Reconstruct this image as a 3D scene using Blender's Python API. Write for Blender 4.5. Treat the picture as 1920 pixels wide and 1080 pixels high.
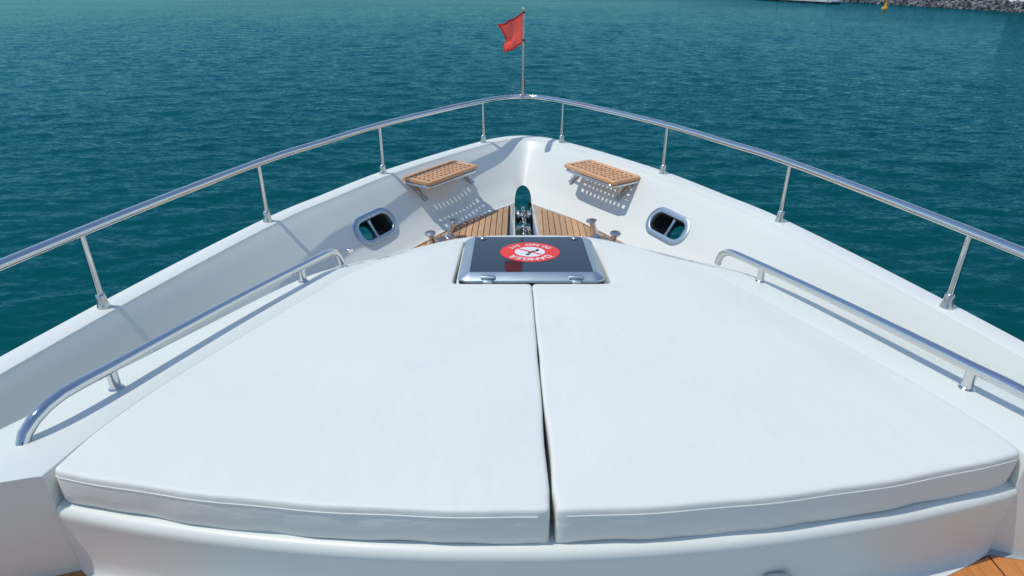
import bpy, bmesh, math, random
import numpy as np
from mathutils import Vector, Matrix
from mathutils.geometry import delaunay_2d_cdt

random.seed(7); rng = np.random.default_rng(11)
for o in list(bpy.data.objects): bpy.data.objects.remove(o)
scene = bpy.context.scene
R = math.radians

# ------------------------------------------------------------------ camera, sky, sun, exposure
ZC = 4.0                                   # camera height above the water
cam_d = bpy.data.cameras.new('camera'); cam = bpy.data.objects.new('camera', cam_d)
scene.collection.objects.link(cam); scene.camera = cam
cam_d.sensor_width = 36.0; cam_d.lens = 36.0 * 1200 / 1920
cam_d.clip_start = 0.05; cam_d.clip_end = 20000
cam.location = (-0.083, 0, ZC); cam.rotation_euler = (R(90 - 26), 0, 0)

SUN_EL, SUN_AZ = 67.0, 2.0                # azimuth: light travels towards +X, turned this much towards the bow
world = bpy.data.worlds.new('World'); scene.world = world; world.use_nodes = True
wn = world.node_tree.nodes; wl = world.node_tree.links; wn.clear()
sky = wn.new('ShaderNodeTexSky'); sky.sky_type = 'NISHITA'; sky.sun_disc = False
sky.sun_elevation = R(SUN_EL); sky.sun_rotation = R(-90 - SUN_AZ)
sky.air_density = 1.0; sky.dust_density = 0.0; sky.ozone_density = 1.0
bg = wn.new('ShaderNodeBackground'); bg.inputs['Strength'].default_value = 0.15
wo = wn.new('ShaderNodeOutputWorld'); wl.new(sky.outputs[0], bg.inputs[0]); wl.new(bg.outputs[0], wo.inputs[0])
sun_d = bpy.data.lights.new('sun', 'SUN'); sun_d.energy = 2.6; sun_d.angle = R(0.53); sun_d.color = (1.0, 0.95, 0.87)
sun = bpy.data.objects.new('sun', sun_d); scene.collection.objects.link(sun)
ld = Vector((math.cos(R(SUN_AZ)) * math.cos(R(SUN_EL)), math.sin(R(SUN_AZ)) * math.cos(R(SUN_EL)), -math.sin(R(SUN_EL))))
sun.rotation_euler = ld.to_track_quat('-Z', 'Y').to_euler()
vs = scene.view_settings; vs.view_transform = 'Standard'; vs.look = 'None'; vs.exposure = -0.02; vs.gamma = 1.0
vs.use_curve_mapping = False

# ------------------------------------------------------------------ helpers
C = scene.collection
def tag(o, label=None, cat=None, group=None, kind=None):
    if label: o['label'] = label
    if cat: o['category'] = cat
    if group: o['group'] = group
    if kind: o['kind'] = kind
    return o
def empty(name, loc=(0, 0, 0)):
    o = bpy.data.objects.new(name, None); C.objects.link(o); o.location = loc; return o
def place(name, me, parent=None):
    o = bpy.data.objects.new(name, me); C.objects.link(o)
    if parent is not None:
        o.parent = parent
        p = parent; off = Vector((0, 0, 0))
        while p is not None: off += p.location; p = p.parent
        o.location = -off
    return o
def smooth_mesh(me, ang=38):
    bm = bmesh.new(); bm.from_mesh(me)
    for f in bm.faces: f.smooth = True
    for e in bm.edges:
        if len(e.link_faces) == 2: e.smooth = e.calc_face_angle(0) < R(ang)
    bm.to_mesh(me); bm.free()
def mesh(name, v, f, mat, parent=None, ang=38, fix=True):
    me = bpy.data.meshes.new(name); me.from_pydata([tuple(p) for p in v], [], [tuple(q) for q in f])
    if fix:
        bm = bmesh.new(); bm.from_mesh(me); bmesh.ops.recalc_face_normals(bm, faces=bm.faces); bm.to_mesh(me); bm.free()
    if ang: smooth_mesh(me, ang)
    for m in (mat if isinstance(mat, (list, tuple)) else [mat]): me.materials.append(m)
    return place(name, me, parent)
class MB:
    def __init__(s): s.v = []; s.f = []
    def add(s, v, f):
        b = len(s.v); s.v += [Vector(p) for p in v]; s.f += [tuple(i + b for i in q) for q in f]; return s
    def tube(s, pts, r, n=14, caps=True, closed=False, squash=None):
        pts = [Vector(p) for p in pts]; m = len(pts); rs = r if isinstance(r, (list, tuple)) else [r] * m
        tang = []
        for i in range(m):
            a = pts[i - 1] if (i > 0 or closed) else pts[i]; b = pts[(i + 1) % m] if (i < m - 1 or closed) else pts[i]
            tang.append((b - a).normalized())
        up = Vector((0, 0, 1)) if abs(tang[0].z) < .9 else Vector((1, 0, 0))
        u = tang[0].cross(up).normalized(); V = []; F = []
        for i in range(m):
            u = (u - tang[i] * u.dot(tang[i])).normalized(); w = tang[i].cross(u)
            for k in range(n):
                a = 2 * math.pi * k / n; V.append(pts[i] + (u * math.cos(a) + w * math.sin(a)) * rs[i])
        for i in range(m - 1 + (1 if closed else 0)):
            j = (i + 1) % m
            for k in range(n): F.append((i * n + k, i * n + (k + 1) % n, j * n + (k + 1) % n, j * n + k))
        if caps and not closed: F.append(tuple(range(n))[::-1]); F.append(tuple((m - 1) * n + k for k in range(n)))
        return s.add(V, F)
    def lathe(s, prof, origin, axis=(0, 0, 1), n=20):
        axis = Vector(axis).normalized(); o = Vector(origin)
        h = Vector((1, 0, 0)) if abs(axis.x) < .9 else Vector((0, 1, 0)); u = axis.cross(h).normalized(); w = axis.cross(u)
        V = []; F = []
        for (r, z) in prof:
            for k in range(n):
                a = 2 * math.pi * k / n; V.append(o + axis * z + (u * math.cos(a) + w * math.sin(a)) * r)
        for i in range(len(prof) - 1):
            for k in range(n): F.append((i * n + k, i * n + (k + 1) % n, (i + 1) * n + (k + 1) % n, (i + 1) * n + k))
        F.append(tuple(range(n))); F.append(tuple((len(prof) - 1) * n + k for k in range(n)))
        return s.add(V, F)
    def box(s, o, ax, ay, az, hx, hy, hz, b=0.0):
        """centre o, unit axes, half sizes, small chamfer b"""
        o = Vector(o); ax = Vector(ax); ay = Vector(ay); az = Vector(az); V = []; F = []
        def ring(zz, ins):
            hx2, hy2 = hx - ins, hy - ins; c = max(b, 1e-4)
            for (x, y) in ((-hx2, -hy2 + c), (-hx2 + c, -hy2), (hx2 - c, -hy2), (hx2, -hy2 + c), (hx2, hy2 - c), (hx2 - c, hy2), (-hx2 + c, hy2), (-hx2, hy2 - c)):
                V.append(o + ax * x + ay * y + az * zz)
        rings = [(-hz, b), (-hz + b, 0), (hz - b, 0), (hz, b)] if b > 0 else [(-hz, 0), (hz, 0)]
        for z_, i_ in rings: ring(z_, i_)
        for i in range(len(rings) - 1):
            for k in range(8): F.append((i * 8 + k, i * 8 + (k + 1) % 8, (i + 1) * 8 + (k + 1) % 8, (i + 1) * 8 + k))
        F.append(tuple(range(8))); F.append(tuple((len(rings) - 1) * 8 + k for k in range(8)))
        return s.add(V, F)
    def prism(s, poly, z0, z1, frame=None, b=0.0):
        """2D outline between heights z0..z1 in a frame (origin, ax, ay, az); z0/z1 numbers or functions of (x, y)"""
        o, ax, ay, az = frame or (Vector((0, 0, 0)), Vector((1, 0, 0)), Vector((0, 1, 0)), Vector((0, 0, 1)))
        g = lambda z, x, y: z(x, y) if callable(z) else z
        n = len(poly)
        V = [o + ax * x + ay * y + az * g(z0, x, y) for x, y in poly] + [o + ax * x + ay * y + az * (g(z1, x, y) - b) for x, y in poly]
        F = [tuple(range(n))[::-1]] + [(k, (k + 1) % n, n + (k + 1) % n, n + k) for k in range(n)]
        if b > 0:
            q = offset_poly(poly, b); V += [o + ax * x + ay * y + az * g(z1, x, y) for x, y in q]
            F += [(n + k, n + (k + 1) % n, 2 * n + (k + 1) % n, 2 * n + k) for k in range(n)]; F.append(tuple(range(2 * n, 3 * n)))
        else: F.append(tuple(range(n, 2 * n)))
        return s.add(V, F)
    def build(s, name, mat, parent=None, ang=38): return mesh(name, s.v, s.f, mat, parent, ang)
def area2(p): return sum(p[i][0] * p[(i + 1) % len(p)][1] - p[(i + 1) % len(p)][0] * p[i][1] for i in range(len(p)))
def offset_poly(p, d):
    """move an outline inwards by d"""
    sg = 1 if area2(p) > 0 else -1; n = len(p); out = []
    for i in range(n):
        a, b, c = Vector(p[i - 1]), Vector(p[i]), Vector(p[(i + 1) % n])
        e1 = (b - a).normalized(); e2 = (c - b).normalized()
        n1 = Vector((-e1.y, e1.x)) * sg; n2 = Vector((-e2.y, e2.x)) * sg
        m = n1 + n2; k = max(0.35, 1 + n1.dot(n2)); q = b + m * (d / k); out.append((q.x, q.y))
    return out
def round_rect(hx, hy, r, n=6):
    out = []
    for cx, cy, a0 in ((hx - r, hy - r, 0), (-hx + r, hy - r, 90), (-hx + r, -hy + r, 180), (hx - r, -hy + r, 270)):
        for k in range(n + 1):
            a = R(a0 + 90 * k / n); out.append((cx + r * math.cos(a), cy + r * math.sin(a)))
    return out
def catmull(P, s):
    n = len(P); i = max(0, min(n - 2, int(math.floor(s)))); t = s - i
    g = lambda k: Vector(P[k]) if 0 <= k < n else (Vector(P[0]) * 2 - Vector(P[1]) if k < 0 else Vector(P[-1]) * 2 - Vector(P[-2]))
    a, b, c, d = g(i - 1), g(i), g(i + 1), g(i + 2)
    return .5 * ((2 * b) + (c - a) * t + (2 * a - 5 * b + 4 * c - d) * t * t + (3 * b - a - 3 * c + d) * t ** 3)
def mirrored(half): return [(x, y) for x, y in half[::-1]] + [(-x, y) for x, y in half[1:]]     # right aft > bow > left aft

# ------------------------------------------------------------------ materials
def mat(name, base=(.8, .8, .8), rough=.5, metal=0.0, ior=1.45, coat=0.0):
    m = bpy.data.materials.new(name); m.use_nodes = True; b = m.node_tree.nodes['Principled BSDF']
    b.inputs['Base Color'].default_value = (*base, 1); b.inputs['Roughness'].default_value = rough
    b.inputs['Metallic'].default_value = metal; b.inputs['IOR'].default_value = ior; b.inputs['Coat Weight'].default_value = coat
    b.inputs['Coat Roughness'].default_value = .05
    return m
def nodes(m): return m.node_tree.nodes, m.node_tree.links, m.node_tree.nodes['Principled BSDF']
def noise(m, scale, detail=4, rough=.5, stretch=(1, 1, 1), coord='Object', rot=(0, 0, 0)):
    N, L, b = nodes(m); tc = N.new('ShaderNodeTexCoord'); mp = N.new('ShaderNodeMapping'); mp.inputs['Scale'].default_value = stretch
    mp.inputs['Rotation'].default_value = rot
    nz = N.new('ShaderNodeTexNoise'); nz.inputs['Scale'].default_value = scale; nz.inputs['Detail'].default_value = detail; nz.inputs['Roughness'].default_value = rough
    L.new(tc.outputs[coord], mp.inputs['Vector']); L.new(mp.outputs[0], nz.inputs['Vector']); return nz
def ramp(m, src, stops):
    N, L, b = nodes(m); r = N.new('ShaderNodeValToRGB'); e = r.color_ramp.elements
    while len(e) < len(stops): e.new(.5)
    for k, (p, c) in enumerate(stops): e[k].position = p; e[k].color = (*c, 1) if len(c) == 3 else c
    L.new(src, r.inputs[0]); return r
def bump(m, src, strength, dist, prev=None):
    N, L, b = nodes(m); bp = N.new('ShaderNodeBump'); bp.inputs['Strength'].default_value = strength; bp.inputs['Distance'].default_value = dist
    L.new(src, bp.inputs['Height'])
    if prev: L.new(prev.outputs[0], bp.inputs['Normal'])
    L.new(bp.outputs[0], b.inputs['Normal']); return bp
def vary(m, scale, c0, c1, detail=4, stretch=(1, 1, 1), lo=.3, hi=.7, rot=(0, 0, 0)):
    N, L, b = nodes(m); nz = noise(m, scale, detail, .55, stretch, rot=rot); r = ramp(m, nz.outputs[0], [(lo, c0), (hi, c1)]); L.new(r.outputs[0], b.inputs['Base Color']); return nz
def rough_vary(m, scale, lo, hi, detail=5):
    N, L, b = nodes(m); nz = noise(m, scale, detail, .6); mr = N.new('ShaderNodeMapRange'); mr.inputs['From Min'].default_value = .3; mr.inputs['From Max'].default_value = .7
    mr.inputs['To Min'].default_value = lo; mr.inputs['To Max'].default_value = hi; L.new(nz.outputs[0], mr.inputs['Value']); L.new(mr.outputs[0], b.inputs['Roughness'])

gel = mat('white_gelcoat', (.76, .80, .80), .3); vary(gel, 1.7, (.74, .772, .718), (.78, .803, .743), 6); rough_vary(gel, 3, .33, .48)
nz = noise(gel, 2.2, 2); bump(gel, nz.outputs[0], .25, .004)
vinyl = mat('white_vinyl', (.80, .80, .82), .55); vary(vinyl, 2.3, (.755, .774, .718), (.795, .804, .743), 5); rough_vary(vinyl, 4, .45, .65)
N, L, b = nodes(vinyl); st_ = ramp(vinyl, noise(vinyl, 1.9, 5, .62).outputs[0], [(.60, (1, 1, 1)), (.70, (.93, .955, .965))])     # faint damp marks
mx_ = N.new('ShaderNodeMix'); mx_.data_type = 'RGBA'; mx_.blend_type = 'MULTIPLY'; mx_.inputs[0].default_value = 1; lk_ = b.inputs['Base Color'].links[0]
L.new(lk_.from_socket, mx_.inputs[6]); L.new(st_.outputs[0], mx_.inputs[7]); L.new(mx_.outputs[2], b.inputs['Base Color'])
n1 = noise(vinyl, 3.2, 4, .6, (1, 1, 3)); nodes(vinyl)[0][n1.name].inputs['Distortion'].default_value = 1.2; b1 = bump(vinyl, n1.outputs[0], .5, .008)
n3 = noise(vinyl, 9, 2, .5, (2.2, .7, .5), rot=(0, R(28), R(20))); b1 = bump(vinyl, n3.outputs[0], .35, .006, b1); n2 = noise(vinyl, 600, 2); bump(vinyl, n2.outputs[0], .12, .0008, b1)
nonskid = mat('grey_nonskid', (.38, .42, .42), .8); vary(nonskid, 30, (.33, .37, .375), (.42, .46, .465), 4)
steel = mat('polished_steel', (.66, .67, .67), .1, 1.0); rough_vary(steel, 14, .05, .2)
steel_b = mat('brushed_steel', (.55, .56, .57), .28, 1.0); rough_vary(steel_b, 20, .2, .38)
alu = mat('anodised_aluminium', (.50, .585, .63), .4, 1.0); rough_vary(alu, 7, .38, .46)
glass = mat('smoked_glass', (.012, .02, .032), .03, 0, 1.52); rough_vary(glass, 6, .015, .05)
rubber = mat('black_rubber', (.012, .012, .012), .6)
caulk = mat('black_caulking', (.012, .011, .010), .7)
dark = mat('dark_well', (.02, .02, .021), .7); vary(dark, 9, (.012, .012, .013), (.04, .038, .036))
red_st = mat('red_sticker', (.86, .035, .018), .45); white_st = mat('white_print', (.78, .79, .8), .4); black_st = mat('black_print', (.02, .022, .028), .4)
def teak_mat(name, c0, c1, c2, rough=.55):
    m = mat(name, c1, rough); N, L, b = nodes(m)
    g = noise(m, 30, 6, .65, (6, .35, 6)); r = ramp(m, g.outputs[0], [(.28, c0), (.5, c1), (.75, c2)])
    oi = N.new('ShaderNodeObjectInfo'); mr = N.new('ShaderNodeMapRange'); mr.inputs['To Min'].default_value = .80; mr.inputs['To Max'].default_value = 1.16
    L.new(oi.outputs['Random'], mr.inputs['Value']); mx = N.new('ShaderNodeMix'); mx.data_type = 'RGBA'; mx.blend_type = 'MULTIPLY'; mx.inputs[0].default_value = 1
    cb = N.new('ShaderNodeCombineColor'); [L.new(mr.outputs[0], cb.inputs[k]) for k in range(3)]
    L.new(r.outputs[0], mx.inputs[6]); L.new(cb.outputs[0], mx.inputs[7]); L.new(mx.outputs[2], b.inputs['Base Color'])
    bump(m, g.outputs[0], .4, .0012); return m
teak = teak_mat('teak', (.42, .235, .12), (.56, .34, .185), (.66, .43, .26))
teak_var = teak_mat('varnished_teak', (.52, .26, .115), (.66, .355, .17), (.76, .45, .24), .42)
teak_aft = teak_mat('oiled_teak', (.40, .14, .035), (.52, .20, .055), (.60, .26, .08), .35)
def cloth(name, c):
    m = mat(name, c, .7); N, L, b = nodes(m); tr = N.new('ShaderNodeBsdfTranslucent'); tr.inputs[0].default_value = (*c, 1)
    mx = N.new('ShaderNodeAddShader'); out = N['Material Output']; tr.inputs[0].default_value = (c[0] * .8, c[1] * .8, c[2] * .8, 1); b.inputs['Base Color'].default_value = (c[0] * .55, c[1] * .55, c[2] * .55, 1)  # reflects and transmits more than it receives, a painted-in backlit glow
    L.new(b.outputs[0], mx.inputs[0]); L.new(tr.outputs[0], mx.inputs[1]); L.new(mx.outputs[0], out.inputs[0]); n = noise(m, 400, 2); bump(m, n.outputs[0], .2, .001); return m
flag_red = cloth('boosted_red_cloth', (.96, .105, .07)); hem_red = cloth('red_hem', (.62, .012, .01))

water = mat('sea_water', (.004, .085, .09), .12, 0, 1.333)
N, L, b = nodes(water); pass
wz = noise(water, .035, 3, .5, (1, .45, 1)); wr = ramp(water, wz.outputs[0], [(.3, (.0003, .058, .061)), (.7, (.0005, .075, .079))]); L.new(wr.outputs[0], b.inputs['Base Color'])
def slope(scale, stretch, rot, amt):
    nz_ = noise(water, scale, 3, .55, stretch, rot=(0, 0, rot)); sb = N.new('ShaderNodeVectorMath'); sb.operation = 'SUBTRACT'; sb.inputs[1].default_value = (.5, .5, .5)
    ml = N.new('ShaderNodeVectorMath'); ml.operation = 'MULTIPLY'; ml.inputs[1].default_value = amt
    L.new(nz_.outputs['Color'], sb.inputs[0]); L.new(sb.outputs[0], ml.inputs[0]); return ml.outputs[0]
def vadd(a, c):
    n_ = N.new('ShaderNodeVectorMath'); n_.operation = 'ADD'; L.new(a, n_.inputs[0]); L.new(c, n_.inputs[1]); return n_.outputs[0]
gm = N.new('ShaderNodeNewGeometry')
ripple = vadd(slope(5.0, (.5, 1.35, 1), R(8), (.48, .85, 0)), slope(15.0, (.55, 1.3, 1), R(-10), (.45, .7, 0)))
gust = ramp(water, noise(water, .05, 3, .55, (.55, 1.3, 1), rot=(0, 0, R(14))).outputs[0], [(.32, (.45, .45, .45)), (.62, (1, 1, 1))])     # calmer and livelier patches of wind
gs = N.new('ShaderNodeVectorMath'); gs.operation = 'MULTIPLY'; L.new(ripple, gs.inputs[0]); L.new(gust.outputs[0], gs.inputs[1])
tot = vadd(gm.outputs['Normal'], gs.outputs[0])
nm = N.new('ShaderNodeVectorMath'); nm.operation = 'NORMALIZE'; L.new(tot, nm.inputs[0]); L.new(nm.outputs[0], b.inputs['Normal']); b.inputs['Specular IOR Level'].default_value = 0
gl = N.new('ShaderNodeBsdfGlossy'); gl.inputs['Color'].default_value = (.27, .66, .90, 1); gl.inputs['Roughness'].default_value = .06; L.new(nm.outputs[0], gl.inputs['Normal'])
fr_ = N.new('ShaderNodeFresnel'); fr_.inputs['IOR'].default_value = 1.333; L.new(nm.outputs[0], fr_.inputs['Normal'])
fm = N.new('ShaderNodeMath'); fm.operation = 'MULTIPLY'; fm.inputs[1].default_value = .42; L.new(fr_.outputs[0], fm.inputs[0])
ms = N.new('ShaderNodeMixShader'); L.new(fm.outputs[0], ms.inputs[0]); L.new(b.outputs[0], ms.inputs[1]); L.new(gl.outputs[0], ms.inputs[2]); L.new(ms.outputs[0], N['Material Output'].inputs[0])

rock_m = mat('breakwater_rock', (.25, .25, .25), .85); vary(rock_m, 1.3, (.02, .023, .028), (.34, .35, .35), 6, lo=.42, hi=.70)
sand_m = mat('pale_gravel', (.55, .54, .51), .9); vary(sand_m, .4, (.58, .58, .57), (.70, .70, .68), 6)
conc = mat('pale_concrete', (.55, .56, .55), .8); vary(conc, .8, (.46, .47, .46), (.60, .61, .60), 5)
brown = mat('brown_cladding', (.14, .06, .04), .7); vary(brown, 2, (.10, .045, .03), (.2, .09, .06))
darkw = mat('dark_timber_gap_shade', (.03, .028, .026), .7); yellow = mat('buoy_yellow', (.75, .36, .03), .45); vary(yellow, 3, (.62, .28, .02), (.80, .40, .04))

# ------------------------------------------------------------------ sea
def build_sea():
    # rings around the camera's spot, fine in front where the chop is real geometry
    ang = []
    a = R(-180)
    while a < R(180):
        ang.append(a); d = abs(a)
        a += R(.28) if d < R(58) else R(4)
    rr = [0.4]
    while rr[-1] < 9000:
        r = rr[-1]; rr.append(r + (r * .35 if r < 3 else max(.03, r * (.0048 if r < 150 else .02 if r < 600 else .25))))
    A = np.array(ang); Rr = np.array(rr); AA, RR = np.meshgrid(A, Rr)
    X = RR * np.sin(AA); Y = RR * np.cos(AA); Z = np.zeros_like(X)
    spac = np.maximum(RR * .0052, .03)
    for k in range(110):
        lam = math.exp(rng.uniform(math.log(.22), math.log(2.4))); th = R(90 + 10) + rng.normal(0, .5)
        kx, ky = math.cos(th) * 2 * math.pi / lam, math.sin(th) * 2 * math.pi / lam
        amp = .0017 * lam ** .9
        fade = np.clip(lam / (spac * 3.0) - 1, 0, 1)
        ph = kx * X + ky * Y + rng.uniform(0, 6.28)
        Z += amp * fade * (np.sin(ph) + .22 * np.cos(2 * ph))
    front = np.clip((R(62) - np.abs(AA)) / R(6), 0, 1); Z *= front * np.clip((RR - 2.5) / 2, 0, 1)
    nr, na = X.shape; V = np.stack([X.ravel() , Y.ravel(), Z.ravel()], 1)
    i = np.arange(nr - 1)[:, None] * na; j = np.arange(na)[None, :]; j2 = (j + 1) % na
    F = np.stack([i + j, i + na + j, i + na + j2, i + j2], -1).reshape(-1, 4)
    me = bpy.data.meshes.new('sea'); me.vertices.add(len(V)); me.vertices.foreach_set('co', V.ravel())
    me.loops.add(F.size); me.loops.foreach_set('vertex_index', F[:, ::-1].ravel().astype(np.int32)); me.polygons.add(len(F))
    me.polygons.foreach_set('loop_start', np.arange(0, F.size, 4, dtype=np.int32)); me.polygons.foreach_set('use_smooth', np.ones(len(F), bool))
    me.update(calc_edges=True); me.validate(); me.materials.append(water)
    if me.polygons[0].normal.z < 0: me.flip_normals()
    o = place('sea', me); tag(o, kind='structure', label='teal green sea with small wind ripples')
build_sea()

# ------------------------------------------------------------------ the yacht
yacht = tag(empty('motor_yacht'), 'white motor yacht seen over its bow with steel rails and teak foredeck', 'yacht')
def zt(Y): return ZC - .87 - .12 * Y                        # sloping top of the coachroof
def shear(x, y): return x - .033 * (5.1 - y) / 2.95         # the gunwale runs a touch askew
P_half = [(0, 5.10), (.15, 5.05), (.30, 4.905), (.61, 4.50), (.905, 4.05), (1.13, 3.60), (1.333, 3.15), (1.627, 2.19), (1.86, 1.2), (2.02, .2), (2.12, -1.0)]
B_half = [(0, 4.672), (.050, 4.628), (.185, 4.49), (.417, 4.22), (.687, 3.784), (.885, 3.40), (1.065, 3.00), (1.38, 2.19), (1.62, 1.2), (1.79, .2), (1.89, -1.0)]
PL, BL = mirrored(P_half), mirrored(B_half); NS = len(PL) - 1; MID = NS / 2
ZCAP, ZDK = ZC - 1.15, ZC - 1.525
def plan(s):
    P = catmull(PL, s); B = catmull(BL, s); d = (catmull(PL, min(NS, s + .02)) - catmull(PL, max(0, s - .02))).normalized()
    n = Vector((d.y, -d.x))                                # outwards (list runs right aft > bow > left aft)
    if n.dot(P - Vector((0, 1))) < 0: n = -n
    return P, B, n
def wall_pt(s, f):
    """inner bulwark face: f = 0 at the deck, 1 at the cap"""
    P, B, n = plan(s); q = B.lerp(P - n * .052, f); q = q + n * .004 * math.sin(math.pi * f)
    return Vector((shear(q.x, q.y), q.y, ZDK + (ZCAP - ZDK) * f))
def find_s(y, f, side):
    lo, hi = (0, MID) if side > 0 else (NS, MID)
    for _ in range(40):
        m = (lo + hi) / 2
        if wall_pt(m, f).y < y: lo = m
        else: hi = m
    return (lo + hi) / 2
def build_bulwark():
    st = [NS * k / 200 for k in range(201)]; V = []; F = []; n_p = 0
    for s in st:
        P, B, n = plan(s); ring = []
        def add(q, z): ring.append((shear(q.x, q.y), q.y, z))
        # cap and outer skin
        add(P - n * .045, ZCAP); add(P + n * .042, ZCAP); add(P + n * .050, ZCAP - .003); add(P + n * .053, ZCAP - .010); add(P + n * .053, ZCAP - .045)
        Bo = B + n * .075
        add((P + n * .04).lerp(Bo, .55), ZCAP - .24); add(Bo, ZDK - .06); add(Bo.lerp(Bo * .86, .6), ZC - 2.6); W = Vector((B.x * .74, B.y * .93 - .1)); add(W, ZC - 4.15)
        # inner skin
        add(W - n * .04, ZC - 4.15); add(B - n * .03, ZDK - .26); add(B - n * .05, ZDK - .03)
        add(B - n * .045, ZDK + .002); add(B - n * .02, ZDK + .010); add(B - n * .004, ZDK + .03)
        for f in (.15, .35, .6, .8, .93): q = wall_pt(s, f); ring.append(tuple(q))
        add(P - n * .0535, ZCAP - .009); add(P - n * .051, ZCAP - .0025)
        n_p = len(ring); V += ring
    for i in range(len(st) - 1):
        for k in range(n_p): F.append((i * n_p + k, i * n_p + (k + 1) % n_p, (i + 1) * n_p + (k + 1) % n_p, (i + 1) * n_p + k))
    F.append(tuple(range(n_p))[::-1]); F.append(tuple((len(st) - 1) * n_p + k for k in range(n_p)))
    return mesh('hull', V, F, gel, yacht, ang=None)
hull = build_bulwark()

def wall_frame(y, f, side):
    s = find_s(y, f, side); o = wall_pt(s, f); e = .03
    T = (wall_pt(s + e, f) - wall_pt(s - e, f)).normalized()
    U = (wall_pt(s, min(1, f + .1)) - wall_pt(s, f - .1)).normalized(); U = (U - T * U.dot(T)).normalized()
    Nn = T.cross(U).normalized()
    if Nn.y > 0: Nn = -Nn                                    # into the boat
    if T.cross(U).dot(Nn) < 0: T = -T
    return o, T, U, Nn
def stadium(hl, hw, n=9):
    out = []
    for c, a0 in ((hl - hw, -90), (-(hl - hw), 90)):
        for k in range(n + 1): a = R(a0 + 180 * k / n); out.append((c + hw * math.cos(a), hw * math.sin(a)))
    return out
cutters = []
FAIR = [wall_frame(3.665, .42, 1), wall_frame(3.645, .425, -1)]
for fr in FAIR:
    m = MB(); m.prism(stadium(.150, .062), -.45, .2, fr); cutters.append(m.build('cutter', gel))
arch = [(.062, -.22), (.062, .02)] + [(.062 * math.cos(R(a)), .02 + .062 * math.sin(R(a))) for a in range(15, 180, 15)] + [(-.062, .02), (-.062, -.22)]
m = MB(); m.prism(arch, -1.2, .45, (Vector((0, 4.58, ZDK)), Vector((1, 0, 0)), Vector((0, 0, 1)), Vector((0, -1, 0)))); cutters.append(m.build('cutter', gel))
for c in cutters:
    md = hull.modifiers.new('cut', 'BOOLEAN'); md.operation = 'DIFFERENCE'; md.object = c; md.solver = 'EXACT'
dg = bpy.context.evaluated_depsgraph_get(); dg.update(); new = bpy.data.meshes.new_from_object(hull.evaluated_get(dg))
hull.modifiers.clear(); hull.data = new; smooth_mesh(new, 34)
for c in cutters: bpy.data.objects.remove(c)

# ---- coachroof: a raised ring round the sunpad well, with its floor
O_half = [(0, 3.25), (.25, 3.235), (.40, 3.17), (.55, 3.055), (.70, 2.93), (.905, 2.74), (1.035, 2.43), (1.30, 1.56), (1.385, 1.303), (1.50, .98)]
I_half = [(0, 3.15), (.24, 3.13), (.36, 3.07), (.49, 2.96), (.61, 2.84), (.745, 2.66), (.845, 2.41), (1.06, 1.62), (1.118, 1.32), (1.130, 1.10)]
OL, IL = mirrored(O_half), mirrored(I_half); NO = len(OL) - 1
IL[0] = (1.125, 1.17); OL[0] = (1.50, 1.03)
def build_coachroof():
    st = [NO * k / 90 for k in range(91)]; V = []; F = []; npf = 0; inner = []
    for s in st:
        o = catmull(OL, s); i = catmull(IL, s); d = (i - o).normalized(); zo = zt(o.y); ring = []
        def add(q, z): ring.append((q.x, q.y, z))
        add(o - d * .03, ZDK - .1); add(o - d * .022, zo - .11); add(o - d * .012, zo - .05); bq = math.exp(-((o.y - 2.80) / .22) ** 2) * min(1, abs(o.x) / .5); w_ = .026 + .10 * bq; dr = .022 * bq
        add(o - d * .002, zo - .018 - dr); add(o + d * .008, zo - .006 - dr); add(o + d * w_, zt(o.y + d.y * w_))
        a = o.lerp(i, .6); add(a, zt(a.y)); j = i - d * .012; add(j, zt(j.y)); j = i - d * .004; add(j, zt(j.y) - .003); add(i, zt(i.y) - .012); add(i, zt(i.y) - .10); add(i, ZDK - .1)
        npf = len(ring); V += ring; inner.append((i.x, i.y))
    for i in range(len(st) - 1):
        for k in range(npf): F.append((i * npf + k, i * npf + (k + 1) % npf, (i + 1) * npf + (k + 1) % npf, (i + 1) * npf + k))
    F.append(tuple(range(npf))[::-1]); F.append(tuple((len(st) - 1) * npf + k for k in range(npf)))
    ob = mesh('coachroof', V, F, gel, yacht, 40)
    bv = ob.modifiers.new('soft edge', 'BEVEL'); bv.width = .010; bv.segments = 3; bv.limit_method = 'ANGLE'; bv.angle_limit = R(60)
    # floor under the cushions
    poly = [(x * .997, y) for x, y in inner]
    m = MB(); m.prism(poly, lambda x, y: zt(y) - .13, lambda x, y: zt(y) - .092); m.build('sunpad_floor', gel, yacht)
    return inner
inner = build_coachroof()
def aft_y(x): return .975 + .137 * x * x + .031 * x
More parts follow.
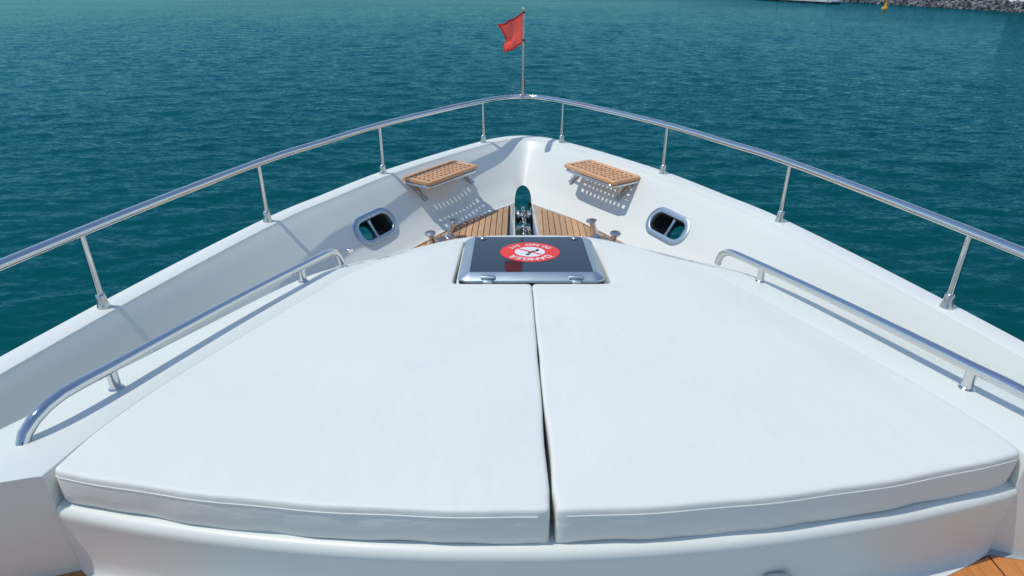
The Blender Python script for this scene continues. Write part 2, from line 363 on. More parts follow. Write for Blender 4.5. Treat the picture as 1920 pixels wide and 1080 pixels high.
def build_plinth():
    xs = [1.128 * k / 40 for k in range(-40, 41)]; V = []; F = []; npf = 0
    for x in xs:
        t = Vector((1, 2 * .137 * x + .031)).normalized(); n = Vector((t.y, -t.x)); q0 = Vector((x, aft_y(x)))      # n points aft
        top = zt(q0.y) - .090; zf = ZC - 1.30; ring = []
        def add(off, z): q = q0 + n * (off if z > zf + .04 else min(off, .018) + max(0, off - .018) * (1 - (abs(x) / 1.128) ** 8)); ring.append((x if abs(x) > 1.12 else q.x, q.y, z))
        add(-.20, top + .024 - .0); add(-.02, top); add(.004, top - .001); add(.013, top - .004); add(.020, top - .011); add(.023, top - .022); add(.021, top - .036)
        add(.016, zf + .06); add(.020, zf + .03); add(.034, zf + .010); add(.060, zf + .003); add(.060, zf - .05); add(-.2, zf - .05)
        ring[0] = (x, q0.y + .2, zt(q0.y + .2) - .0905)
        npf = len(ring); V += ring
    for i in range(len(xs) - 1):
        for k in range(npf): F.append((i * npf + k, i * npf + (k + 1) % npf, (i + 1) * npf + (k + 1) % npf, (i + 1) * npf + k))
    F.append(tuple(range(npf))[::-1]); F.append(tuple((len(xs) - 1) * npf + k for k in range(npf)))
    pl = mesh('sunpad_plinth', V, F, gel, yacht, 45)
    # steel catch on its aft face
    return pl
plinth = build_plinth()
def on_ray(u, v, y=None, z=None):
    yv = (540 - v) / 1200; c, s_ = math.cos(R(26)), math.sin(R(26)); f = c + yv * s_; up = -s_ + yv * c
    t = y / f if y is not None else (z - ZC) / up
    return Vector(((u - 960) / 1200 * t - .083, f * t, ZC + up * t))
catch_c = on_ray(1459, 1080, y=1.0); m = MB()
m.box(catch_c + Vector((0, -.008, -.012)), (1, 0, 0), (0, 1, 0), (0, 0, 1), .032, .016, .022, .008); m.build('locker_catch', steel, yacht)

m = MB(); wy = lambda x: -.25 * x * x      # unseen wheelhouse front behind the camera, added to block aft sky light: white base, raked dark screen, brow
wx = [1.75 * k / 12 for k in range(-12, 13)]
def strip(name, mt, rows):
    V = []; F = []
    for x in wx: V += [(x, wy(x) + dy, z) for dy, z in rows]
    k_ = len(rows)
    for i in range(len(wx) - 1):
        for k in range(k_): F.append((i * k_ + k, i * k_ + (k + 1) % k_, (i + 1) * k_ + (k + 1) % k_, (i + 1) * k_ + k))
    F.append(tuple(range(k_))[::-1]); F.append(tuple((len(wx) - 1) * k_ + k for k in range(k_))); mesh(name, V, F, mt, yacht, 40)
strip('unseen_wheelhouse_base', gel, [(-.9, ZC - 1.4), (-1.0, ZC - .75), (-1.1, ZC - .7), (-1.4, ZC - 1.4)])
strip('unseen_windscreen', glass, [(-1.05, ZC - .72), (-1.75, ZC + .35), (-1.8, ZC + .35), (-1.1, ZC - .74)])
strip('unseen_wheelhouse_brow', gel, [(-1.65, ZC + .34), (-1.65, ZC + .42), (-3.0, ZC + .5), (-3.0, ZC + .36)])
# ---- aft deck with teak margin boards
m = MB(); m.prism([(-1.9, -1), (1.9, -1), (1.72, 1.25), (-1.72, 1.25)], ZC - 1.42, ZC - 1.306); aft = m.build('aft_deck', nonskid, yacht)
def aft_board(name, mt, poly, top):
    m = MB(); m.prism(poly if area2(poly) > 0 else poly[::-1], ZC - 1.318, ZC - top, b=.0012); return m.build(name, mt, aft)
for sd in (1, -1):
    d0 = .02 * sd
    aft_board('caulking', caulk, [(sd * .86, -.98), (sd * 1.384, -.98), (sd * 1.384, 1.07 + d0), (sd * 1.113, 1.128 + d0), (sd * .93, 1.062 + d0), (sd * .86, 1.02 + d0)], 1.3035)
    aft_board('plank', teak_aft, [(sd * .864, .5), (sd * 1.1045, .5), (sd * 1.1045, 1.120 + d0), (sd * .932, 1.057 + d0), (sd * .864, 1.016 + d0)], 1.30)
    aft_board('plank', teak_aft, [(sd * .864, -.97), (sd * 1.1045, -.97), (sd * 1.1045, .495), (sd * .864, .495)], 1.30)
    for k in range(2):
        x0 = 1.1095 + k * .136; x1 = x0 + .131; ye = lambda x: 1.123 + d0 - .2 * (x - 1.1095)
        aft_board('plank', teak_aft, [(sd * x0, -.97), (sd * x1, -.97), (sd * x1, ye(x1)), (sd * x0, ye(x0))], 1.30)

# ---- foredeck: slab with the anchor slot, teak planks
fd = [catmull(BL, NS * k / 120) for k in range(121)]
right = [(shear(p.x - .02, p.y), p.y) for p in fd if p.x > .063 and p.y > 1.6]; left = [(shear(p.x + .02, p.y), p.y) for p in fd if p.x < -.063 and p.y > 1.6]
m = MB()
m.prism([(.0625, 1.65)] + right + [(.0625, right[-1][1])], ZDK - .06, ZDK - .010)
m.prism([(-.0625, left[0][1])] + left + [(-.0625, 1.65)], ZDK - .06, ZDK - .010)
foredeck = m.build('foredeck', caulk, yacht)
edge = [(p.x, p.y) for p in fd]
def base_x(y):                                             # half width of the deck at y
    pts = [(p.y, p.x) for p in fd if p.x >= 0]; pts.sort()
    ys = [a for a, _ in pts]; xs_ = [b_ for _, b_ in pts]; return float(np.interp(y, ys, xs_))
def clip_plank(x0, x1, side, margin):
    """teak strip between x0 and x1 (half-beam side), clipped by the margin board"""
    ys = np.linspace(3.0, 4.62, 90)
    top = lambda x: max([y for y in ys if base_x(y) - margin > x], default=None)
    ya, yb = top(x0), top(x1)
    if ya is None or yb is None: return
    poly = [(x0, 3.0), (x1, 3.0), (x1, yb), ((x0 + x1) / 2, (ya + yb) / 2), (x0, ya)]
    poly = [(shear(side * x, y), y) for x, y in poly]
    if side < 0: poly = poly[::-1]
    mm = MB(); mm.prism(poly, ZDK - .012, ZDK, b=.0012); mm.build('plank', teak, foredeck)
x = .102
while x < .95:
    for side in (1, -1): clip_plank(x, x + .0355, side, .062)
    x += .0395
for side in (1, -1):                                       # margin boards, three lengths a side
    ys = np.linspace(3.05, 4.525, 31)
    for a in range(0, 30, 10):
        yy = list(ys[a:a + 11]); yy[0] += .002; yy[-1] -= .002
        # clear of the bulwark's cove
        o_ = [(shear(side * (base_x(y) - .026), y), y) for y in yy]; i_ = [(shear(side * max(.1, base_x(y) - .058), y), y) for y in yy]
        poly = o_ + i_[::-1]
        mm = MB(); mm.prism(poly if area2(poly) > 0 else poly[::-1], ZDK - .012, ZDK + .0008, b=.0012); mm.build('margin_board', teak, foredeck)
# steel cheek plates, dark well
for side in (1, -1):
    mm = MB(); mm.box((side * .079, 3.90, ZDK - .004), (1, 0, 0), (0, 1, 0), (0, 0, 1), .017, .70, .008, .002); mm.build('cheek_plate', steel, yacht)
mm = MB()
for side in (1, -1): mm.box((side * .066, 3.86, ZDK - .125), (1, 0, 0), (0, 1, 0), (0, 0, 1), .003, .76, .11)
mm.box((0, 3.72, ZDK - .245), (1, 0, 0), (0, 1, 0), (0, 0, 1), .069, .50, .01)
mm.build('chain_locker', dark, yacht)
# bow roller
mm = MB(); mm.lathe([(.02, -.05), (.048, -.05), (.05, -.046), (.05, -.03), (.028, -.012), (.026, 0), (.028, .012), (.05, .03), (.05, .046), (.048, .05), (.02, .05)], (0, 4.50, ZDK - .085), (1, 0, 0), 24)
for side in (1, -1): mm.box((side * .056, 4.50, ZDK - .09), (1, 0, 0), (0, 1, 0), (0, 0, 1), .004, .09, .06, .002)
mm.build('bow_roller', steel_b, yacht)

# ---- fairleads
for (o, T, U, Nn), sd in zip(FAIR, (1, -1)):
    V = []; F = []; prof = [(.0, -.02), (.0, .004), (.002, .009), (.005, .011), (.032, .011), (.036, .008), (.037, .0), (.037, -.01)]
    base = stadium(.147, .059, 12); n = len(base)
    for d, h in prof:
        q = offset_poly(base, -d); V += [o + T * a + U * b_ + Nn * h for a, b_ in q]
    for i in range(len(prof) - 1):
        for k in range(n): F.append((i * n + k, i * n + (k + 1) % n, (i + 1) * n + (k + 1) % n, (i + 1) * n + k))
    ring = mesh('fairlead', V, F, alu, yacht, 40); tag(ring, 'oval steel fairlead let into the %s bulwark' % ('starboard' if sd > 0 else 'port'))
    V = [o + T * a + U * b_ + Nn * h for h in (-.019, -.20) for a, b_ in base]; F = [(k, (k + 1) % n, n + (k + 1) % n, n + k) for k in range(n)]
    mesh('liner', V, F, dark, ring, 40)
    for a in (-.10, .018):
        a2 = a * sd * -1
        mm = MB(); mm.lathe([(.013, -.056), (.013, -.05), (.0095, -.04), (.0095, .04), (.013, .05), (.013, .056)], o + T * a2 + Nn * -.045, U, 16); mm.build('roller', steel, ring)

# ---- folding step seats
def build_seat(side):
    sx = 1 if side > 0 else -1
    pA, pB, pC, pD = [Vector(p) for p in ((.289, 4.39), (.567, 3.99), (.770, 4.11), (.487, 4.55))]
    e1 = ((pB - pA) + (pC - pD)).normalized(); e2 = Vector((-e1.y, e1.x)); ctr = (pA + pB + pC + pD) / 4
    Lh, Wh = .262, .122; z = ZC - 1.185
    ctr = ctr + e2 * .004 + e1 * (.004 if side > 0 else .030) + e2 * (0 if side > 0 else .006)
    def W(a, b_, h=0.0):
        q = ctr + e1 * a + e2 * b_; xx = q.x * sx; return Vector((shear(xx, q.y), q.y, z + h))
    ax = (W(1, 0) - W(0, 0)).normalized(); ay = (W(0, 1) - W(0, 0)).normalized(); az = Vector((0, 0, 1))
    # frame: steel U tube under the grating
    mm = MB(); r_ = .0105; h0 = -.036; pts = [W(-Lh + .008, Wh + .01, h0), W(-Lh + .008, -Wh + .07, h0)]
    for k in range(7): a = R(180 + 15 * k); pts.append(W(-Lh + .058 + .05 * math.cos(a), -Wh + .054 + .05 * math.sin(a) , h0))
    for k in range(7): a = R(270 + 15 * k); pts.append(W(Lh - .058 + .05 * math.cos(a), -Wh + .054 + .05 * math.sin(a), h0))
    pts += [W(Lh - .008, Wh + .01, h0)]; mm.tube(pts, r_, 12)
    seat = mm.build('folding_seat', steel, yacht)
    tag(seat, 'folding teak grating seat on the %s bulwark' % ('starboard' if side > 0 else 'port'))
    bw = .034
    for poly in ([(-Lh, -Wh + .012), (-Lh + .004, -Wh + .004), (-Lh + .012, -Wh), (Lh - .012, -Wh), (Lh - .004, -Wh + .004), (Lh, -Wh + .012), (Lh, -Wh + bw - .0005), (-Lh, -Wh + bw - .0005)],
                 [(-Lh, Wh - bw + .0005), (Lh, Wh - bw + .0005), (Lh, Wh - .012), (Lh - .012, Wh), (-Lh + .012, Wh), (-Lh, Wh - .012)],
                 [(-Lh, -Wh + bw), (-Lh + bw, -Wh + bw), (-Lh + bw, Wh - bw), (-Lh, Wh - bw)], [(Lh - bw, -Wh + bw), (Lh, -Wh + bw), (Lh, Wh - bw), (Lh - bw, Wh - bw)]):
        q = MB(); q.prism(poly, -.021, 0, (W(0, 0), ax, ay, az), b=.003); q.build('border_board', teak_var, seat)
    nx, ny = 11, 5; wl_ = 2 * (Lh - bw); ww = 2 * (Wh - bw); px_ = wl_ / (nx); py_ = ww / (ny); hole = .0175
    for k in range(1, nx):
        a = -Lh + bw + k * px_; q = MB(); q.box(W(a, 0, -.0115), ax, ay, az, (px_ - hole) / 2, Wh - bw, .0085); q.build('slat', teak_var, seat)
    for k in range(1, ny):
        b_ = -Wh + bw + k * py_; q = MB(); q.box(W(0, b_, -.0107), ax, ay, az, Lh - bw, (py_ - hole) / 2, .0088); q.build('slat', teak_var, seat)
    # wall brackets and struts
    for a in (-Lh + .035, Lh - .012):
        top = W(a, Wh + .02, -.02)
        # follow the bulwark down
        fz = lambda zz: wall_pt(find_s(W(a, Wh, 0).y, max(0, min(1, (zz - ZDK) / (ZCAP - ZDK))), side), max(0, min(1, (zz - ZDK) / (ZCAP - ZDK))))
        t_, b2 = fz(z - .01), fz(z - .17); _, T, U, Nn = wall_frame(t_.y, .6, side)
        d = (t_ - b2).normalized(); q = MB(); q.box((t_ + b2) / 2 + Nn * .010, T, d.cross(T).normalized(), d, .014, .010, (t_ - b2).length / 2, .002)
        q.lathe([(.004, -.016), (.004, .016)], b2 + d * .04 + Nn * .022, T, 10); q.lathe([(.006, -.02), (.006, .02)], t_ - d * .015 + Nn * .02, T, 10)
        q.build('wall_bracket', steel_b, seat)
        s0 = W(a, -Wh + .085, -.045); q = MB(); q.tube([s0, b2 + d * .04 + Nn * .022], .009, 12); q.build('strut', steel, seat)
    return seat
build_seat(1); build_seat(-1)

# ---- V-shaped mooring bitts
for sd in (1, -1):
    mm = MB(); c0 = Vector((shear(sd * .52, 3.84), 3.84, ZDK))
    mm.prism(round_rect(.10, .035, .03), 0, .008, (c0, Vector((.75, -.66 * sd, 0)).normalized(), Vector((.66 * sd, .75, 0)).normalized(), Vector((0, 0, 1))), b=.003)
    bit = mm.build('mooring_bitts', steel, yacht)
    tag(bit, 'pair of splayed steel mooring bitts on the %s foredeck' % ('starboard' if sd > 0 else 'port'))
    for (bx, by), (tx, ty) in (((.482, 3.885), (.440, 3.88)), ((.562, 3.765), (.572, 3.70))):
        a = Vector((shear(sd * bx, by), by, ZDK + .004)); b_ = Vector((shear(sd * tx, ty), ty, ZDK + (.112 if bx < .5 else .095))); d = b_ - a; ln = d.length
        q = MB(); q.lathe([(.030, 0), (.026, .006), (.0185, .018), (.0175, ln * .6), (.018, ln - .008), (.012, ln)], a, d, 24)
        q.lathe([(.019, -.012), (.031, -.006), (.035, 0), (.033, .005), (.022, .009), (.006, .011)], b_, Vector((0, 0, 1)) + d.normalized() * .25, 24)
        q.build('bollard', steel_b, bit)
# small chrome light under the port bulwark
p0 = on_ray(666, 470, y=2.86); mm = MB(); mm.box(p0 + Vector((-.03, .02, -.005)), (.85, .5, 0), (-.5, .85, 0), (0, 0, 1), .016, .012, .014, .004); mm.build('courtesy_light', steel, yacht)

# ---- hand rails on the coachroof
for sd in (1, -1):
    def hr(x, y, h): return Vector((sd * x, y, zt(y) + h))
    pts = [hr(1.272, 1.228, -.01), hr(1.268, 1.245, .018), hr(1.260, 1.272, .040), hr(1.249, 1.31, .058), hr(1.237, 1.355, .068), hr(1.222, 1.41, .071), hr(1.201, 1.49, .071)]
    for k in range(1, 12): t = k / 12; pts.append(hr(1.201 + (.915 - 1.201) * t + .012 * math.sin(math.pi * t), 1.49 + (2.62 - 1.49) * t, .071))
    pts += [hr(.915, 2.62, .071), hr(.903, 2.665, .069), hr(.893, 2.70, .058), hr(.886, 2.722, .04), hr(.882, 2.735, .015), hr(.880, 2.742, -.01)]
    mm = MB(); mm.tube(pts, .0163, 18); rail = mm.build('handrail', steel, yacht); tag(rail, 'low steel grab rail on the %s side of the coachroof' % ('starboard' if sd > 0 else 'port'))
    for x, y in ((1.2035, 1.505), (.968, 2.45)):
        q = MB(); q.lathe([(.021, -.004), (.021, .003), (.0155, .008), (.0145, .045), (.017, .062)], hr(x, y, 0), (0, 0, 1), 18); q.build('rail_post', steel, rail)

# ---- bow rail
path = [(s, *plan(s)) for s in [1.2 + (NS - 2.4) * k / 140 for k in range(141)]]
ZR = ZC - .842
mm = MB(); mm.tube([(shear(P.x, P.y), P.y + .012 * math.exp(-((s - MID) / 1.0) ** 2), ZR) for s, P, B, n in path], .0185, 18); bow_rail = mm.build('bow_rail', steel, yacht)
tag(bow_rail, 'tubular steel bow rail following the gunwale')
for sd in (1, -1):
    for (x, y) in ((.30, 4.905), (.905, 4.05), (1.333, 3.15), (1.627, 2.19), (1.86, 1.2)):
        X = shear(sd * x, y); mm = MB(); mm.tube([(X, y, ZCAP + .05), (X, y, ZR - .012)], .0118, 14); so = mm.build('stanchion', steel, bow_rail)
        mm = MB(); mm.lathe([(.024, -.004), (.0245, .004), (.021, .012), (.0185, .03), (.0175, .05), (.0145, .056), (.012, .058)], (X, y, ZCAP), (0, 0, 1), 18); mm.lathe([(.003, 0), (.003, .0015)], (X, y - .0195, ZCAP + .022), (0, -1, 0), 8); mm.build('stanchion_foot', steel_b, bow_rail)

# ---- deck hatch
HY0, HY1, HW = 2.42, 3.01, .313
HS = .068; hc = Vector((0, (HY0 + HY1) / 2, zt(HY0) + .004 - HS * (HY1 - HY0) / 2)); hy = Vector((0, 1, -HS)).normalized(); hx = Vector((1, 0, 0)); hz = hx.cross(hy); HL = (HY1 - HY0) / 2 / hy.y
FR = (hc, hx, hy, hz)
outer = round_rect(HW, HL, .055, 8); n = len(outer); V = []; F = []
prof = [(0, .000), (0, .004), (.002, .009), (.006, .012), (.042, .030), (.047, .031), (.049, .029), (.049, -.02)]
for d, h in prof: V += [hc + hx * a + hy * b_ + hz * h for a, b_ in offset_poly(outer, d)]
for i in range(len(prof) - 1):
    for k in range(n): F.append((i * n + k, i * n + (k + 1) % n, (i + 1) * n + (k + 1) % n, (i + 1) * n + k))
hatch = mesh('deck_hatch', V, F, alu, yacht, 30); tag(hatch, 'smoked glass deck hatch with aluminium frame and red danger sticker')
mm = MB(); mm.prism(offset_poly(outer, .0495), .006, .0285, FR); mm.build('glass_pane', glass, hatch)
mm = MB(); mm.prism(offset_poly(outer, .003), -.08, .002, FR); mm.build('gasket', rubber, hatch)
mm = MB(); mm.prism(offset_poly(outer, -.012), -.085, -.024, FR, b=.004); mm.build('coaming', gel, hatch)
for a in (-.185, .185):
    mm = MB(); mm.box(hc + hx * a + hy * (-HL + .016) + hz * .0215, hx, hy, hz, .030, .012, .006, .002); mm.box(hc + hx * a + hy * (-HL - .004) + hz * .010, hx, hy, hz, .019, .016, .007, .003)
    mm.tube([hc + hx * (a - .022) + hy * (-HL + .004) + hz * .021, hc + hx * (a + .022) + hy * (-HL + .004) + hz * .021], .005, 10); mm.build('hinge', alu, hatch)
for a in (-.225, .225):
    mm = MB(); mm.lathe([(.016, .0), (.016, .004), (.011, .009), (.004, .010)], hc + hx * a + hy * (HL - .072) + hz * .0285, hz, 20); mm.build('latch', steel_b, hatch)
# sticker: read from the bow, so turned half round
SC = hc + hx * .0 + hy * .022 + hz * .0287; sx_, sy_ = -hx, -hy
def disc(r, h, cx=0, cy=0, n=48): return [(cx + r * math.cos(2 * math.pi * k / n), cy + r * math.sin(2 * math.pi * k / n)) for k in range(n)]
SF = (SC, sx_, sy_, hz)
mm = MB(); mm.prism(disc(.138, 0), 0, .0006, SF); mm.build('warning_sticker', red_st, hatch)
mm = MB(); mm.prism(disc(.070, 0), .0006, .0009, SF); mm.build('sticker_disc', white_st, hatch)
def thick(a, b_, w):
    a, b_ = Vector(a), Vector(b_); d = (b_ - a).normalized() * 1; p = Vector((-d.y, d.x)) * w; return [tuple(a - p), tuple(b_ - p), tuple(b_ + p), tuple(a + p)]
mm = MB()
mm.prism(disc(.011, 0, .010, .038, 20), .0009, .0012, SF); mm.prism(thick((.004, .026), (-.006, -.006), .0085), .0009, .0012, SF)
mm.prism(thick((-.008, -.004), (-.034, -.012), .0075), .0009, .00125, SF); mm.prism(thick((-.032, -.006), (-.038, -.036), .007), .0009, .0013, SF)
mm.build('sticker_figure', black_st, hatch)
mm = MB(); mm.prism(thick((-.052, .042), (.052, -.042), .006), .0013, .0016, SF); mm.build('sticker_slash', red_st, hatch)
def letters(text, rad, a_mid, step, size, inward):
    for k, ch in enumerate(text):
        out = MB()
        if ch == ' ': continue
        cu = bpy.data.curves.new('t', 'FONT'); cu.body = ch; cu.size = size; cu.align_x = 'CENTER'; cu.resolution_u = 3; cu.offset = .0012
        ob = bpy.data.objects.new('t', cu); C.objects.link(ob); bpy.context.view_layer.update()
        me = ob.to_mesh()
        off = (k - (len(text) - 1) / 2) * step
        th = a_mid - off if not inward else a_mid + off
        rot = th - math.pi / 2 if not inward else th + math.pi / 2
        c, s_ = math.cos(rot), math.sin(rot); V = []
        for v in me.vertices:
            x, y = v.co.x, v.co.y - size * .35; V.append(SC + sx_ * (rad * math.cos(th) + x * c - y * s_) + sy_ * (rad * math.sin(th) + x * s_ + y * c) + hz * .0010)
        out.add(V, [tuple(p.vertices) for p in me.polygons]); ob.to_mesh_clear(); bpy.data.objects.remove(ob); bpy.data.curves.remove(cu)
        out.build('letter', white_st, hatch, ang=None)
letters('DANGER', .104, R(90), R(20), .050, False); letters('DO NOT SIT', .104, R(270), R(12.6), .036, True)

# ------------------------------------------------------------------ sunpad cushions
def cushion(side):
    gap = lambda y: .0008 + (.0065 * math.exp(-((y - 1.22) / .16) ** 2) + .003 * math.exp(-((y - 1.72) / .09) ** 2) + .0005 * (1 + math.sin(y * 17 + side)) + .006 * math.exp(-((y - 1.0) / .03) ** 2)) * (1 if side > 0 else .55)
    out = []
    # seam edge from aft to the hatch, round the hatch cut-out, front, outer edge, aft edge
    for y in np.linspace(aft_y(.02) + .02, 2.385, 60): out.append((gap(y), y))
    out += [(gap(2.39) + .004, 2.396), (gap(2.39) + .012, 2.403), (.03, 2.405)] + [(x, 2.405) for x in np.linspace(.06, .30, 8)]
    out += [(.318, 2.408), (.327, 2.416), (.331, 2.43)] + [(.331, y) for y in np.linspace(2.46, 3.07, 14)]
    iv = [p for p in inner if p[0] > 0]; iv.sort(key=lambda p: -p[1])
    f_ = [p for p in iv if p[0] > .36]
    f_ = [(p[0] - .005, p[1] - .003) for p in f_]
    out += [(.338, 3.083)] + f_[:-1] + [(1.118, aft_y(1.118 * side) + .013), (1.112, aft_y(1.112 * side) + .004)]
    for x in np.linspace(1.10, .03, 50): out.append((x, aft_y(x * side) + .0015 * math.sin(x * 23)))
    out += [(.012, aft_y(0) + .002), (gap(.99) + .001, aft_y(0) + .007)]
    if area2(out) < 0: out = out[::-1]
    # fine outline
    fine = []
    for i in range(len(out)):
        a, b_ = Vector(out[i]), Vector(out[(i + 1) % len(out)]); k = max(1, int((b_ - a).length / .02))
        for j in range(k): fine.append(tuple(a.lerp(b_, j / k)))
    A = np.array(fine); Bn = np.roll(A, -1, 0)
    def dist(p):
        p = np.array(p); d = Bn - A; t = np.clip(((p - A) * d).sum(1) / (d * d).sum(1), 0, 1); return float(np.sqrt((((A + d * t[:, None]) - p) ** 2).sum(1).min()))
    rings = [offset_poly(fine, d) for d in (.0012, .0035, .007, .012, .025, .05)]
    def inside(x, y):
        x1, y1, x2, y2 = A[:, 0], A[:, 1], Bn[:, 0], Bn[:, 1]; c = ((y1 > y) != (y2 > y)); 
        with np.errstate(divide='ignore', invalid='ignore'): xi = (x2 - x1) * (y - y1) / (y2 - y1) + x1
        return int((c & (x < xi)).sum()) % 2 == 1
    pts = list(fine)
    for q, dmin in zip(rings, (.001, .003, .006, .0105, .022, .045)):
        pts += [p for p in q if inside(*p) and dist(p) > dmin]
    for x in np.arange(.02, 1.14, .035):
        for y in np.arange(.97, 3.12, .035):
            if inside(x, y) and dist((x, y)) > .06: pts.append((x + random.uniform(-.008, .008), y + random.uniform(-.008, .008)))
    nf = len(fine); r = delaunay_2d_cdt([Vector(p) for p in pts], [(i, (i + 1) % nf) for i in range(nf)], [], 1, 1e-5)
    v2, faces = r[0], r[2]; rad = .010; V = []
    def puff(x, y): return .0035 * math.sin(2.1 * x + 1.3 * y + side) * math.sin(1.7 * y + .6) + .0018 * math.sin(6.3 * x - 3.1 * y + 2 * side) * math.sin(4.4 * y + x)
    for v in v2:
        d = dist((v.x, v.y)); h = .007 - (rad - math.sqrt(max(0, rad * rad - (rad - min(d, rad)) ** 2))); fl = min(1, d / .15)
        h += fl * (.006 + 1.3 * puff(v.x, v.y)); V.append([v.x, v.y, zt(v.y) + h])
    order = {}
    for i, v in enumerate(v2): order[(round(v.x, 5), round(v.y, 5))] = i
    loop = [order.get((round(p[0], 5), round(p[1], 5))) for p in fine]; loop = [i for i in loop if i is not None]
    F = [tuple(f) for f in faces]; prev = loop
    for h, bulge in ((-.016, .0015), (-.045, .002), (-.074, .001), (-.088, -.003)):
        cur = []
        q = offset_poly([(v2[i].x, v2[i].y) for i in loop], 0.0)
        qo = offset_poly([(v2[i].x, v2[i].y) for i in loop], -bulge)
        for k, i in enumerate(loop):
            x, y = qo[k] if y_aft(qo[k]) else q[k]
            wob = min(1, (-h - .016) / .03) * .0022 * math.sin(x * 31 + h * 40 + side) * math.sin(x * 13) if y < 1.2 else 0
            low = (.0025 * math.sin(x * 9 + side) if (h < -.08 and y < 1.2) else 0)
            V.append([x, y + wob, zt(y) + h + low]); cur.append(len(V) - 1)
        for k in range(len(loop)): F.append((prev[k], prev[(k + 1) % len(loop)], cur[(k + 1) % len(loop)], cur[k]))
        prev = cur
    F.append(tuple(prev[::-1]))
    if side < 0: V = [[-x, y, z] for x, y, z in V]
    base = Vector((side * .5, 2.0, zt(2.0) - .086))
    root = empty('sun_cushion', base)
    pad = mesh('pad', V, F, vinyl, root, 60)
    pp = [(x * side, y, zt(y) - .0115) for x, y in offset_poly(fine, -.0010) if y < aft_y(x * side) + .02 and x > .012]
    pp.sort(key=lambda p: p[0]); mm = MB(); mm.tube(pp, .0014, 8); mm.build('piping', vinyl, root)
    return root
def y_aft(p): return p[1] < 1.2 and p[0] > .03
tag(cushion(-1), 'white vinyl sun cushion on the port half of the coachroof', 'cushion', 'sun cushions')
tag(cushion(1), 'white vinyl sun cushion on the starboard half of the coachroof', 'cushion', 'sun cushions')

# ------------------------------------------------------------------ anchor chain
chain = tag(empty('anchor_chain', (0, 4.2, ZDK - .03)), 'galvanised anchor chain running over the bow roller into the locker', 'chain')
mm = MB(); lp = []
for k in range(20):
    a = 2 * math.pi * k / 20; lp.append((.0125 * math.cos(a), .0125 * math.sin(a) + (.011 if math.sin(a) > 0 else -.011), 0))
mm.tube(lp, .0052, 8, closed=True); lk = mm.build('link', steel_b, None); lm = lk.data; bpy.data.objects.remove(lk)
cp = [Vector((0, 4.66, ZDK - .17)), Vector((0, 4.59, ZDK - .08)), Vector((0, 4.54, ZDK - .03)), Vector((0, 4.50, ZDK - .022)), Vector((0, 4.42, ZDK - .04)), Vector((.004, 4.3, ZDK - .05)), Vector((0, 3.9, ZDK - .035)), Vector((0, 3.6, ZDK - .03))]
dense = []
for i in range(len(cp) - 1):
    for k in range(60): dense.append(cp[i].lerp(cp[i + 1], k / 60))
acc = 0; last = dense[0]; nl = 0
for i in range(1, len(dense) - 1):
    acc += (dense[i] - dense[i - 1]).length
    if acc > .034:
        acc = 0; d = (dense[i + 1] - dense[i - 1]).normalized(); rot = d.to_track_quat('Y', 'Z').to_matrix().to_4x4() @ Matrix.Rotation(R(45 if nl % 2 else -45) + random.uniform(-.2, .2), 4, 'Y')
        o = bpy.data.objects.new('link', lm); C.objects.link(o); o.parent = chain; o.matrix_local = Matrix.Translation(dense[i] - chain.location) @ rot; nl += 1

# ------------------------------------------------------------------ flag and staff
staff = tag(empty('flag_staff', (0, 5.112, ZR)), 'steel flag staff at the bow with a small tattered red flag', 'flag')
mm = MB(); mm.lathe([(.016, -.005), (.016, .125), (.0165, .126), (.0165, .134), (.011, .136)], (0, 5.112, ZR + .015), (0, 0, 1), 18); mm.tube([(.01, 5.128, ZR + .115), (.04, 5.12, ZR + .115)], .004, 8); mm.lathe([(.009, 0), (.009, .006)], (.038, 5.12, ZR + .115), (1, 0, 0), 12); mm.build('socket', steel_b, staff)
mm = MB(); mm.tube([(0, 5.112, ZR + .14), (.004, 5.112, ZR + .612)], .0098, 14); mm.lathe([(.009, 0), (.013, .004), (.013, .016), (.006, .022)], (.004, 5.112, ZR + .612), (0, 0, 1), 14); mm.build('pole', steel_b, staff)
def build_flag():
    nu, nv = 36, 30; V = []; F = []; mi = []
    H0, H1 = Vector((-.004, 5.10, ZC - .236)), Vector((-.006, 5.10, ZC - .452))
    fly = [Vector((-.186, 4.87, ZC - .309)), Vector((-.150, 4.86, ZC - .36)), Vector((-.130, 4.85, ZC - .41)), Vector((-.138, 4.86, ZC - .455)), Vector((-.124, 4.87, ZC - .497))]
    for j in range(nv + 1):
        v = j / nv; h = H0.lerp(H1, v); f = catmull([tuple(p) for p in fly], v * 4)
        for i in range(nu + 1):
            u = i / nu; p = h.lerp(f, u)
            w = math.sin(u * 9.5 + v * 2.2) * .010 * u ** .6 + math.sin(u * 4 - v * 5) * .009 * u
            sag = -.012 * math.sin(math.pi * u) * (1 - .6 * v)
            p = p + Vector((.75 * w, -.6 * w, sag + .005 * math.sin(u * 14 + v * 3) * u)); 
            if j == nv: p.z += .003 * math.sin(u * 30)
            if i == nu: p.x += .004 * math.sin(v * 40)
            V.append(p)
    for j in range(nv):
        for i in range(nu):
            F.append((j * (nu + 1) + i, j * (nu + 1) + i + 1, (j + 1) * (nu + 1) + i + 1, (j + 1) * (nu + 1) + i)); mi.append(1 if (i < 2 or i > nu - 3 or j < 2 or j > nv - 3) else 0)
    fl = mesh('flag', V, F, [flag_red, hem_red], staff, 180, fix=False)
    fl.data.polygons.foreach_set('material_index', mi)
build_flag()
mm = MB()
for z in (.60, .41): mm.lathe([(.0115, -.006), (.0115, .006)], (.003, 5.112, ZR + z), (0, 0, 1), 12)
mm.build('flag_tie', rubber, staff)

